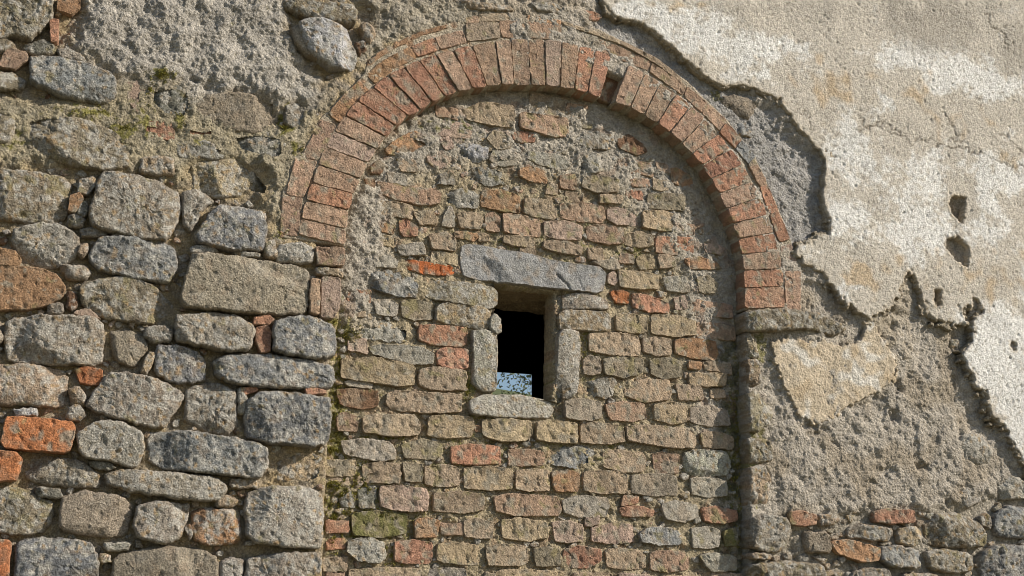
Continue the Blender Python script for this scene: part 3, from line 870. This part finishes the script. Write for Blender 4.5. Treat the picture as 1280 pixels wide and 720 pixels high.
# plaster
PP = pts('740,-50 752,0 760,15 775,25 792,26 805,32 825,47 840,62 852,72 865,82 880,95 890,102 905,107 927,107 940,110 960,119 980,137 997,160 1010,173 1023,187 1031,200 1031,217 1028,240 1028,257 1035,277 1036,292 1020,297 1010,303 995,310 1002,330 1013,333 1030,343 1040,357 1057,377 1077,395 1086,398 1104,386 1122,370 1128,352 1131,340 1137,340 1147,355 1151,373 1160,390 1167,400 1187,403 1205,405 1207,398 1200,385 1213,380 1215,372 1222,378 1225,393 1216,403 1217,423 1203,443 1210,460 1221,472 1218,482 1233,493 1235,510 1240,523 1253,530 1263,547 1270,563 1284,580 1310,640 1325,770 1345,770 1345,-50')
PH = [pts('1185,256 1190,246 1205,248 1204,262 1201,279 1191,270'), pts('1182,300 1195,297 1208,312 1206,334 1195,327 1180,309'),
      pts('1167,363 1174,364 1174,381 1168,383'), pts('1262,428 1268,430 1267,438 1263,437'), pts('966,126 973,125 974,132 967,132'), pts('888,128 890,124 897,124 897,130')]
PH = PH[:5]
CR = [pts('1070,150 1100,163 1118,166 1135,172 1165,182 1195,188 1225,195 1250,202 1285,212'), pts('1170,145 1195,168 1205,185'), pts('985,138 1000,146 1020,160'), pts('1230,20 1245,45 1262,60'), pts('1060,165 1085,158 1118,160'), pts('1250,165 1265,185 1290,205'), pts('1195,285 1190,293 1196,300')]
def hP(x, z, px, py, s):
    h = .016+.009*n2(x, z, 2.2, 90)+.003*n2(x, z, 9, 91)+.0013*n2(x, z, 40, 92)-.0016*np.abs(n2(x, z, 60, 93))+.0008*n2(x, z, 95, 94)
    qx, qy = px+5*n2(x, z, 18, 95)+2*n2(x, z, 60, 96), py+5*n2(x, z, 18, 97)+2*n2(x, z, 60, 98)
    for L in CR: h = h-.006*np.exp(-(line_d(qx, qy, L)/1.1)**2)
    w, v = worley(x, z, 60, 7)
    h = h-.0015*smooth(.8, .95, v)*w-.004*smooth(.97, .995, v)*w
    a_, b_ = (x+z)*.7, (x-z)*.7; st = n2(a_*.45, b_*1.0, 75, 120)
    h = h-.0022*smooth(.25, .6, st)
    nearb = smooth(.05, .0, s)
    low = zone(px, py, '990,300 1250,230 1290,560 1200,480 1080,400', 20)
    return h+nearb*low*(.004*n2(x, z, 35, 99)+.004*n2(x, z, 80, 100))
def cP(x, z, px, py, s):
    u = n2(x, z, 3, 101)*.5+n2(x, z, 9, 102)*.35+n2(x, z, 30, 103)*.3+n2(x, z, 80, 104)*.12
    c = np.repeat(np.array([[.59, .54, .465]]), len(x), 0)
    wh = blob(px, py, [(1130, 270, 150, 90, .42), (860, 40, 45, 26, 1), (840, 30, 26, 16, .9), (960, 60, 70, 20, .8), (1130, 75, 34, 20, .9), (1190, 95, 44, 22, 1.1), (1240, 110, 44, 18, .8), (1105, 130, 16, 14, .9), (790, 12, 18, 16, .7), (1270, 225, 30, 22, 1), (1060, 210, 30, 50, .5), (1070, 270, 50, 60, .6), (1175, 290, 20, 40, .8), (1240, 440, 50, 60, 1.2), (1270, 500, 40, 60, 1.1), (1230, 260, 20, 60, .6), (1060, 360, 18, 30, .7), (1165, 235, 30, 26, .6), (950, 90, 20, 14, .6)])
    c = mix(c, np.array((.78, .765, .73)), smooth(.2, .58, wh+.9*u))
    oc = blob(px, py, [(1035, 110, 50, 26, .8), (1020, 90, 30, 26, .6), (1075, 345, 24, 18, 1.2), (1090, 360, 16, 16, .9), (1150, 115, 24, 30, .7), (1240, 350, 50, 40, .6), (850, 10, 40, 10, .7), (1200, 155, 60, 24, .5), (1265, 200, 20, 8, .8), (820, 15, 12, 8, .8), (1140, 330, 80, 30, .5)])
    c = mix(c, np.array((.55, .42, .27)), smooth(.4, .95, oc+.6*n2(x, z, 12, 105))*.8)
    gr = blob(px, py, [(1170, 30, 60, 32, 1.2), (1120, 20, 20, 30, .8), (1010, 20, 90, 24, .7), (1265, 60, 20, 40, .9), (1200, 10, 60, 14, .8), (930, 15, 60, 20, .6), (1225, 130, 20, 14, .3)])
    c = mix(c, np.array((.40, .365, .31)), smooth(.22, .8, gr+.7*u)*.75)
    qx, qy = px+5*n2(x, z, 18, 95)+2*n2(x, z, 60, 96), py+5*n2(x, z, 18, 97)+2*n2(x, z, 60, 98)
    for L in CR: c = mix(c, np.array((.2, .17, .13)), .7*np.exp(-(line_d(qx, qy, L)/1.2)**2))
    a_, b_ = (x+z)*.7, (x-z)*.7
    d = smooth(.30, .55, n2(a_*.45, b_, 75, 120)+.3*n2(x, z, 14, 107))
    c = mix(c, np.array((.30, .265, .21)), d*.5)
    c = mix(c, np.array((.50, .41, .29)), smooth(.022, .0, s)*.6)
    return tone(x, z, c, .07)
sheet('plaster', PP, hP, cP, M_PLASTER, T_PLAS, .006, -.035, cell=.0058, ragged=.012, holes=PH, label='weathered cream and white plaster coat with a broken edge')
def hU(x, z, px, py, s): return .0035+.008*n2(x, z, 3, 140)+.003*n2(x, z, 22, 141)+.003*n2(x, z, 60, 142)-.002*np.abs(n2(x, z, 40, 143))
def cU(x, z, px, py, s): return tone(x, z, np.repeat(np.array([[.45, .385, .29]]), len(x), 0), .15)
sheet('undercoat', PP, hU, cU, M_MORTAR, T_PLAS, .006, -.035, ragged=.02, rag_seed=9, grow=.008, band=.07, label='sandy brown undercoat showing along the broken plaster edge')
PQ = pts('965,432 985,420 1002,430 1030,426 1055,434 1075,424 1085,412 1080,402 1090,404 1100,420 1112,440 1120,455 1117,475 1095,488 1075,499 1055,510 1040,520 1020,529 1002,520 988,500 977,470 970,450')
def hQ(x, z, px, py, s): return .005+.006*n2(x, z, 5, 110)+.003*n2(x, z, 25, 111)+.002*n2(x, z, 70, 112)-.003*np.abs(n2(x, z, 45, 113))
def cQ(x, z, px, py, s):
    c = np.repeat(np.array([[.56, .47, .35]]), len(x), 0)
    c = mix(c, np.array((.68, .64, .57)), smooth(.1, .5, blob(px, py, [(1075, 455, 22, 22, .7), (1000, 440, 14, 14, .4)])+.7*n2(x, z, 14, 114)))
    c = mix(c, np.array((.47, .36, .23)), smooth(.15, .6, n2(x, z, 9, 115))*.6)
    return tone(x, z, c, .1)
sheet('plaster', PQ, hQ, cQ, M_PLASTER, T_PLAS, .004, -.03, ragged=.011, rag_seed=5, label='loose tongue of ochre plaster below the arch springer')

# ------------------------------------------------------------------ small stones packed in the open joints
def seg_dist(x, y, polys):
    best = 1e9
    for P in polys:
        xs = P[:, 0]; ys = P[:, 1]
        if x < xs.min()-45 or x > xs.max()+45 or y < ys.min()-45 or y > ys.max()+45: continue
        d = psdf(np.array([x]), np.array([y]), P)[0]
        best = min(best, -d)
    return best
def pack(region, avoid, polys, parent, tries, rmin, rmax, colours, face, back, box, seed, big_name='pebble', grow=1.0, keepout=2.0, **kw):
    rg = np.random.default_rng(seed); polys = [np.array(p, float) for p in polys]; circ = np.zeros((0, 3))
    reg = pts(region); av = [pts(a) for a in avoid]; VV, F4, F3, CC, nv = [], [], [], [], 0; count = 0
    xs = rg.uniform(box[0], box[2], tries); ys = rg.uniform(box[1], box[3], tries)
    ok = psdf(xs, ys, reg) > 2
    for a in av: ok &= psdf(xs, ys, a) < 0
    for x, y in zip(xs[ok], ys[ok]):
        d = seg_dist(x, y, polys)
        if len(circ): d = min(d, (np.hypot(circ[:, 0]-x, circ[:, 1]-y)-circ[:, 2]).min())
        if d < rmin+keepout*.3: continue
        r = min(d*.95, rg.uniform(rmin, rmax)); 
        circ = np.vstack([circ, [x, y, r]])
        an = rg.uniform(-.5, .5); n = rg.integers(5, 8); ax = min(1.5, 1+.35*d/r-.2)
        th = np.sort(rg.uniform(0, 2*np.pi, n)*.25+np.linspace(0, 2*np.pi, n, endpoint=False)*1.0)
        rx = r*ax*rg.uniform(.85, 1.1, n); ry = r*rg.uniform(.75, 1.05, n)
        ux, uy = rx*np.cos(th), ry*np.sin(th)
        P = np.column_stack([x+ux*math.cos(an)-uy*math.sin(an), y+ux*math.sin(an)+uy*math.cos(an)])
        c = colours[rg.integers(len(colours))]
        ed = r*.0037*.8
        f = face+rg.uniform(-.008, .006)
        if r > 9: f += .012
        V, (a4, a3), col, cen = piece_geo([tuple(q) for q in P], c, f, back, 'stone', edge=min(ed, .028), rough=.6 if r < 8 else 1.0, **kw)
        if r >= 4.6 and count < 200:
            count += 1
            mesh_obj(big_name if r < 13 else 'stone', V, (a4, a3), M_STONE, parent, col, cen)
        else:
            VV.append(V); F4.append(a4+nv); F3.append(a3+nv); CC.append(col); nv += len(V)
    if VV:
        o = mesh_obj('rubble_chips', np.vstack(VV), (np.vstack(F4), np.vstack(F3)), M_STONE, parent, np.vstack(CC))
        o['kind'] = 'stuff'
LREG = '-110,-80 640,-80 640,10 540,30 455,72 440,100 400,140 372,185 350,240 346,300 395,335 425,345 424,400 412,440 410,560 405,640 402,800 -110,800'
LPOLY = PIECES[:NLEFT]
# wall continuing past the picture's edges
pack('-75,-60 -8,-60 -8,722 405,738 402,775 -75,775', [], LPOLY, T_STONE, 260, 14, 34, 'ggDGlwt', .0, -.14, (-110, -80, 410, 805), 5, grow=1)
pack(LREG, [Z_SM], LPOLY, T_STONE, 3000, 2.3, 7.5, 'gtlswbGRgt', -.03, -.10, (-30, -20, 640, 735), 6, sp=.006)
def pack_bricks(region, avoid, polys, parent, tries, seed, face, back, sizes, colours, **kw):
    rg = np.random.default_rng(seed); polys = [np.array(p, float) for p in polys]; reg = pts(region); av = [pts(a) for a in avoid]
    out = []
    for (w0, w1, h0, h1), nt_ in zip(sizes, tries):
        xs = rg.uniform(415, 935, nt_); ys = rg.uniform(110, 760, nt_)
        ok = psdf(xs, ys, reg) > 5
        for a in av: ok &= psdf(xs, ys, a) < 0
        for x, y in zip(xs[ok], ys[ok]):
            w = rg.uniform(w0, w1)/2; h = rg.uniform(h0, h1)/2; sl_ = (740-y)/4230+rg.normal(0, .03)
            u = np.array([-1, -.5, 0, .5, 1, 1, 1, .5, 0, -.5, -1, -1.]); v = np.array([-1, -1, -1, -1, -1, 0, 1, 1, 1, 1, 1, 0.])
            qx = x+u*(w+1.2); qy = y+v*(h+1.2)+u*w*sl_
            hit = False
            for P in polys:
                if P[:, 0].max() < x-w-3 or P[:, 0].min() > x+w+3 or P[:, 1].max() < y-h-6 or P[:, 1].min() > y+h+6: continue
                if psdf(qx, qy, P).max() > -.3 or psdf(P[:, 0], P[:, 1], np.column_stack([qx, qy])).max() > 0: hit = True; break
            if hit: continue
            Q = [(x-w+rg.normal(0, 1), y-h-w*sl_+rg.normal(0, 1)), (x, y-h+rg.normal(0, .8)), (x+w+rg.normal(0, 1), y-h+w*sl_+rg.normal(0, 1)), (x+w+rg.normal(0, 1), y+h+w*sl_+rg.normal(0, 1)), (x, y+h+rg.normal(0, .8)), (x-w+rg.normal(0, 1), y+h-w*sl_+rg.normal(0, 1))]
            polys.append(np.array(Q)); FPOLY.append(Q)
            c = colours[rg.integers(len(colours))]
            put('brick', Q, c, face+rg.uniform(-.009, .003), back, parent, grow_px=1.6, **kw)
FREG0 = '470,300 470,235 505,175 560,130 640,119 720,125 790,170 850,235 890,320 905,400 922,600 926,760 415,760 420,560 428,420'
AV0 = ['578,300 765,328 775,400 740,420 735,500 700,525 585,522 590,410 530,380 530,345 578,345']
pack_bricks(FREG0, AV0, FPOLY, T_FILL, (2500, 4500, 7000), 21, -.070, -.13, [(38, 58, 15, 21), (24, 38, 12, 18), (14, 24, 9, 14)], 'ttyyRtGsPtRr', smear=.55, rough=1.2, edge=.0055, tilt=1.1)

FREG = '440,300 452,235 500,160 560,125 640,115 720,120 800,165 870,240 905,320 918,400 925,600 930,760 415,760 420,560 425,420'
pack(FREG, ['578,300 765,328 775,400 740,420 735,500 700,525 585,522 590,410 530,380 530,345 578,345'], FPOLY, T_FILL, 1800, 2.2, 5.5, 'tsgyRtlG', -.080, -.12, (415, 110, 930, 760), 8, sp=.006)
pack('975,640 1100,632 1160,638 1245,640 1250,620 1295,600 1390,600 1390,805 945,805 945,700 1000,690', [], PIECES[NFILL:], T_PLAS, 900, 2.6, 9, 'tsgwGt', -.014, -.1, (940, 600, 1390, 805), 9, sp=.006)

# ------------------------------------------------------------------ moss in the joints
def moss(spots, hfun, parent, n, seed):
    rg = np.random.default_rng(seed); w = np.array([a[2]*a[3]*a[4] for a in spots], float); k = rg.choice(len(spots), n, p=w/w.sum()); sp_ = np.array(spots, float)[k]
    px = sp_[:, 0]+rg.normal(0, .5, n)*sp_[:, 2]; py = sp_[:, 1]+rg.normal(0, .5, n)*sp_[:, 3]
    W3 = at(px, py, .02); x, z = W3[:, 0], W3[:, 2]
    ok = n2(x, z, 34, 61)+.4*n2(x, z, 90, 62) > .12; x, z, px, py = x[ok], z[ok], px[ok], py[ok]; m = len(x)
    H = hfun(x, z, px, py, np.full(m, 1.0))+rg.uniform(-.002, .006, m)
    B = np.column_stack([x, -H, z]); V = np.zeros((m, 3, 3)); L = rg.uniform(.003, .008, m)[:, None]
    d = rg.normal(size=(m, 3))*.6+np.array([.1, -1, .25]); d /= np.linalg.norm(d, axis=1)[:, None]
    e = np.cross(d, rg.normal(size=(m, 3))); e /= np.linalg.norm(e, axis=1)[:, None]
    V[:, 0] = B-e*L*.4; V[:, 1] = B+e*L*.4; V[:, 2] = B+d*L
    col = np.array([[.24, .235, .055]])*rg.uniform(.6, 1.4, (m, 1))+np.array([[.06, .02, 0]])*rg.random((m, 1))
    o = mesh_obj('moss', V.reshape(-1, 3), np.arange(3*m).reshape(-1, 3), M_LEAF, parent, np.repeat(col, 3, 0)); o['kind'] = 'stuff'
M_LEAF = surface_mat('leaf', 60, .001, .7, 1.2, .8)
moss([(425, 470, 12, 50, 1), (420, 560, 14, 60, 1), (424, 640, 16, 60, 1), (430, 412, 26, 10, 1.3), (470, 655, 44, 22, 1.6), (450, 600, 40, 50, .6), (520, 630, 60, 40, .25), (590, 482, 9, 16, 1), (930, 560, 10, 160, .6), (470, 606, 30, 6, .8), (480, 545, 50, 5, .7), (775, 545, 14, 8, .8), (735, 430, 6, 40, .8), (810, 308, 10, 8, .8), (500, 690, 20, 20, .8), (620, 520, 60, 4, .5)], hF, T_FILL, 48000, 31)
moss([(354, 148, 6, 20, 1.4), (203, 95, 12, 8, 1), (372, 190, 8, 8, 1), (150, 160, 16, 8, .8), (418, 398, 8, 8, 1), (188, 120, 5, 20, .8), (352, 292, 6, 5, .8), (225, 148, 5, 12, .8), (110, 138, 30, 6, .6)], hL, T_STONE, 4500, 32)
# ------------------------------------------------------------------ inside the window
def quadmesh(name, quads, mat, parent=None, col=None, sub=10, rough=.004):
    VV, FF, n = [], [], 0
    for q in quads:
        q = np.array(q, float); u = np.linspace(0, 1, sub+1)
        U, V = np.meshgrid(u, u)
        g = ((1-U)*(1-V))[..., None]*q[0]+(U*(1-V))[..., None]*q[1]+(U*V)[..., None]*q[2]+((1-U)*V)[..., None]*q[3]
        g = g.reshape(-1, 3)
        if rough:
            nn = np.cross(q[1]-q[0], q[3]-q[0]); nn /= np.linalg.norm(nn)
            g = g+nn*((n3(g, 18, 3)*2+n3(g, 60, 4))*rough)[:, None]
        i = np.arange(sub)[:, None]*(sub+1)+np.arange(sub)[None]
        FF.append((np.stack([i, i+1, i+sub+2, i+sub+1], -1).reshape(-1, 4))+n); VV.append(g); n += len(g)
    V = np.vstack(VV)
    cc = np.repeat(np.array([col or (.3, .25, .18)]), len(V), 0)*(1+.3*n3(V, 12, 6)+.25*n3(V, 45, 7))[:, None]
    return mesh_obj(name, V, np.vstack(FF), mat, parent, cc)
YF, YB = .075, .36
def q3(a, Y): return at(np.array(a[0], float), np.array(a[1], float), Y)
f_tl, f_tr, f_br, f_bl = q3((618, 350), YF), q3((703, 362), YF), q3((702, 503), YF), q3((614, 494), YF)
b_tl, b_tr, b_br, b_bl = q3((610, 384), YB), q3((680, 393), YB), q3((680, 506), YB), q3((610, 500), YB)
b_tl[0] = f_tl[0]-.02; b_bl[0] = f_bl[0]-.02
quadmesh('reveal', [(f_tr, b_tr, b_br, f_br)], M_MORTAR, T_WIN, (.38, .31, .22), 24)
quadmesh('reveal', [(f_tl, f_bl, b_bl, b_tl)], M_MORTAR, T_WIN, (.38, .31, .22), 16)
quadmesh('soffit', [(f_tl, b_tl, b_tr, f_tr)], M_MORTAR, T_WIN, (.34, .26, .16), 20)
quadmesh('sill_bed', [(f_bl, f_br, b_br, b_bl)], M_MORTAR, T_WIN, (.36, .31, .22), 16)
# room behind: back face of the wall with the hole, sides, floor, ceiling, far wall with an opening
M_ROOM = bpy.data.materials.new('shade_dark_plaster'); M_ROOM.use_nodes = True  # darkness of the unlit room put into the wall colour
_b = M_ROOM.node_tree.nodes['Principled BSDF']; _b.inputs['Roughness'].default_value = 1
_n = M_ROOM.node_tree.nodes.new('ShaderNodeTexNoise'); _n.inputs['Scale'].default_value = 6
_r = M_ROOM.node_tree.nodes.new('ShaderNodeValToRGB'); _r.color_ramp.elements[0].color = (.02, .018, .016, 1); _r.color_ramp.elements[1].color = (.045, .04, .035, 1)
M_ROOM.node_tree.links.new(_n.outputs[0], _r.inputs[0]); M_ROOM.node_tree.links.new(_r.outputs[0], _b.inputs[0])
def ring(rect_out, rect_in, Y):
    (x0, z0, x1, z1), (a0, c0, a1, c1) = rect_out, rect_in
    P = lambda x, z: (x, Y, z)
    return [(P(x0, z0), P(a0, z0), P(a0, z1), P(x0, z1)), (P(a1, z0), P(x1, z0), P(x1, z1), P(a1, z1)),
            (P(a0, z0), P(a1, z0), P(a1, c0), P(a0, c0)), (P(a0, c1), P(a1, c1), P(a1, z1), P(a0, z1))]
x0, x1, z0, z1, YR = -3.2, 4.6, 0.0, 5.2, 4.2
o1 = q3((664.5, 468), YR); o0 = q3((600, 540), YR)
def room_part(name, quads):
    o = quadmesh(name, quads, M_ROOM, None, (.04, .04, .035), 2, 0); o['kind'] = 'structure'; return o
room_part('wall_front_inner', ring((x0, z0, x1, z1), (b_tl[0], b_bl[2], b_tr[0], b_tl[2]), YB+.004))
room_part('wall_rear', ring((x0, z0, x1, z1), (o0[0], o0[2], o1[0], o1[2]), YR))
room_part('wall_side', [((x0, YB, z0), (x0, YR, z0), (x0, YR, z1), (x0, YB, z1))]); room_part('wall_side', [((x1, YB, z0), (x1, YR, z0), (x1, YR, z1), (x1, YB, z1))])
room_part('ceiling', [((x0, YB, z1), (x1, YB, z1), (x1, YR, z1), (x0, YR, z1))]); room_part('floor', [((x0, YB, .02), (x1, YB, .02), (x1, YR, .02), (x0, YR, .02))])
# rest of the wall body down to the ground and up (out of frame), so nothing shines round it
M_GROUND = surface_mat('dry_earth', 20, .02, .7, 1.2)
# ------------------------------------------------------------------ ground
gn = 60; gx = np.linspace(-1, 1, gn); gx = np.sign(gx)*np.abs(gx)**3*900
GX, GY = np.meshgrid(gx, gx); GZ = .05*n2(GX, GY, .3, 3)*np.exp(-(GX**2+GY**2)/400)-.03
gi = np.arange(gn-1)[:, None]*gn+np.arange(gn-1)[None]
gcol = np.repeat(np.array([[.20, .18, .11]]), gn*gn, 0)
gr = mesh_obj('ground', np.column_stack([GX.ravel(), GY.ravel(), GZ.ravel()]), np.stack([gi, gi+1, gi+gn+1, gi+gn], -1).reshape(-1, 4), M_GROUND, None, gcol)
gr['kind'] = 'structure'
# coarse continuation of the wall beyond the traced part
def outer_ring():
    a = at(np.array([-59., 1339, 1339, -59]), np.array([-49., -49, 769, 769]))
    bx0, bz0 = -4.2, -.05; bx1, bz1 = 5.4, 5.6
    A = [(p[0], .01, p[2]) for p in a]
    B = [(bx0, .01, bz1), (bx1, .01, bz1), (bx1, .01, bz0), (bx0, .01, bz0)]
    return [(A[i], A[(i+1) % 4], B[(i+1) % 4], B[i]) for i in range(4)]
quadmesh('wall_mass', outer_ring(), M_MORTAR, T_STONE, (.33, .29, .22), 60, .012)

# ------------------------------------------------------------------ tree seen through the two openings
M_BARK = surface_mat('bark', 60, .01, .7, 1.2); 
M_LEAF = surface_mat('leaf', 60, .001, .7, 1.2, .7)
tree = thing('bare_tree', 'sparse tree with dark branches against blue sky, seen through the window', 'tree')
tc = q3((650, 478), 11.0)
def tube(P0, P1, r0, r1, n=7):
    P0, P1 = np.array(P0, float), np.array(P1, float); d = P1-P0; d /= np.linalg.norm(d)
    u = np.cross(d, (0.3, .1, .9)); u /= np.linalg.norm(u); v = np.cross(d, u); a = np.linspace(0, 2*np.pi, n, endpoint=False)
    c = np.cos(a)[:, None]*u+np.sin(a)[:, None]*v
    V = np.vstack([P0+c*r0, P1+c*r1]); i = np.arange(n)
    return V, np.stack([i, (i+1) % n, n+(i+1) % n, n+i], -1)
tr = np.random.default_rng(3); BV, BF, bn, tips = [], [], 0, []
def branch(P, d, L, r, lev):
    global bn
    for k in range(3):
        d2 = d+tr.normal(0, .14, 3); d2 /= np.linalg.norm(d2); Q = P+d2*L/3
        V, F = tube(P, Q, r, r*.8); BV.append(V); BF.append(F+bn); bn += len(V); P, d, r = Q, d2, r*.8
        if lev < 5 and k > 0:
            for _ in range(2 if lev < 4 else 1):
                e = d+tr.normal(0, .55, 3); e /= np.linalg.norm(e); branch(P, e, L*.68, r*.62, lev+1)
    if lev >= 3: tips.append(P)
root = np.array([tc[0]+.5, 11.0, -.05]); 
branch(root, np.array([0, 0, 1.0]), 2.4, .17, 0)
V = np.vstack(BV); mesh_obj('trunk', V, np.vstack(BF), M_BARK, tree, np.repeat(np.array([[.09, .07, .05]]), len(V), 0))
LP = np.array(tips); LP = np.repeat(LP, 30, 0)+tr.normal(0, .22, (len(LP)*30, 3)); m = len(LP)
a = tr.normal(size=(m, 3)); a /= np.linalg.norm(a, axis=1)[:, None]; b = np.cross(a, tr.normal(size=(m, 3))); b /= np.linalg.norm(b, axis=1)[:, None]
V = np.stack([LP-a*.03, LP+b*.012, LP+a*.03, LP-b*.012], 1).reshape(-1, 3)
mesh_obj('crown', V, np.arange(4*m).reshape(-1, 4), M_LEAF, tree, np.repeat(np.array([[.10, .12, .05]]), len(V), 0))
hill_x = np.linspace(-60, 60, 60); hz = 14.3+2.2*n2(hill_x, hill_x*0, .06, 4)
HV = np.vstack([np.column_stack([hill_x, np.full(60, 60.), np.full(60, -.2)]), np.column_stack([hill_x, np.full(60, 66.), hz*1.0]), np.column_stack([hill_x, np.full(60, 90.), np.full(60, -.2)])])
i = np.arange(59); HF = np.vstack([np.stack([i, i+1, i+61, i+60], -1), np.stack([i+60, i+61, i+121, i+120], -1)])
ho = mesh_obj('hill', HV, HF, M_LEAF, None, np.repeat(np.array([[.10, .12, .06]]), len(HV), 0)); ho['kind'] = 'structure'
print('tris', sum(len(o.data.polygons)*2 for o in S.objects if o.type == 'MESH'), 'objects', len(S.objects))
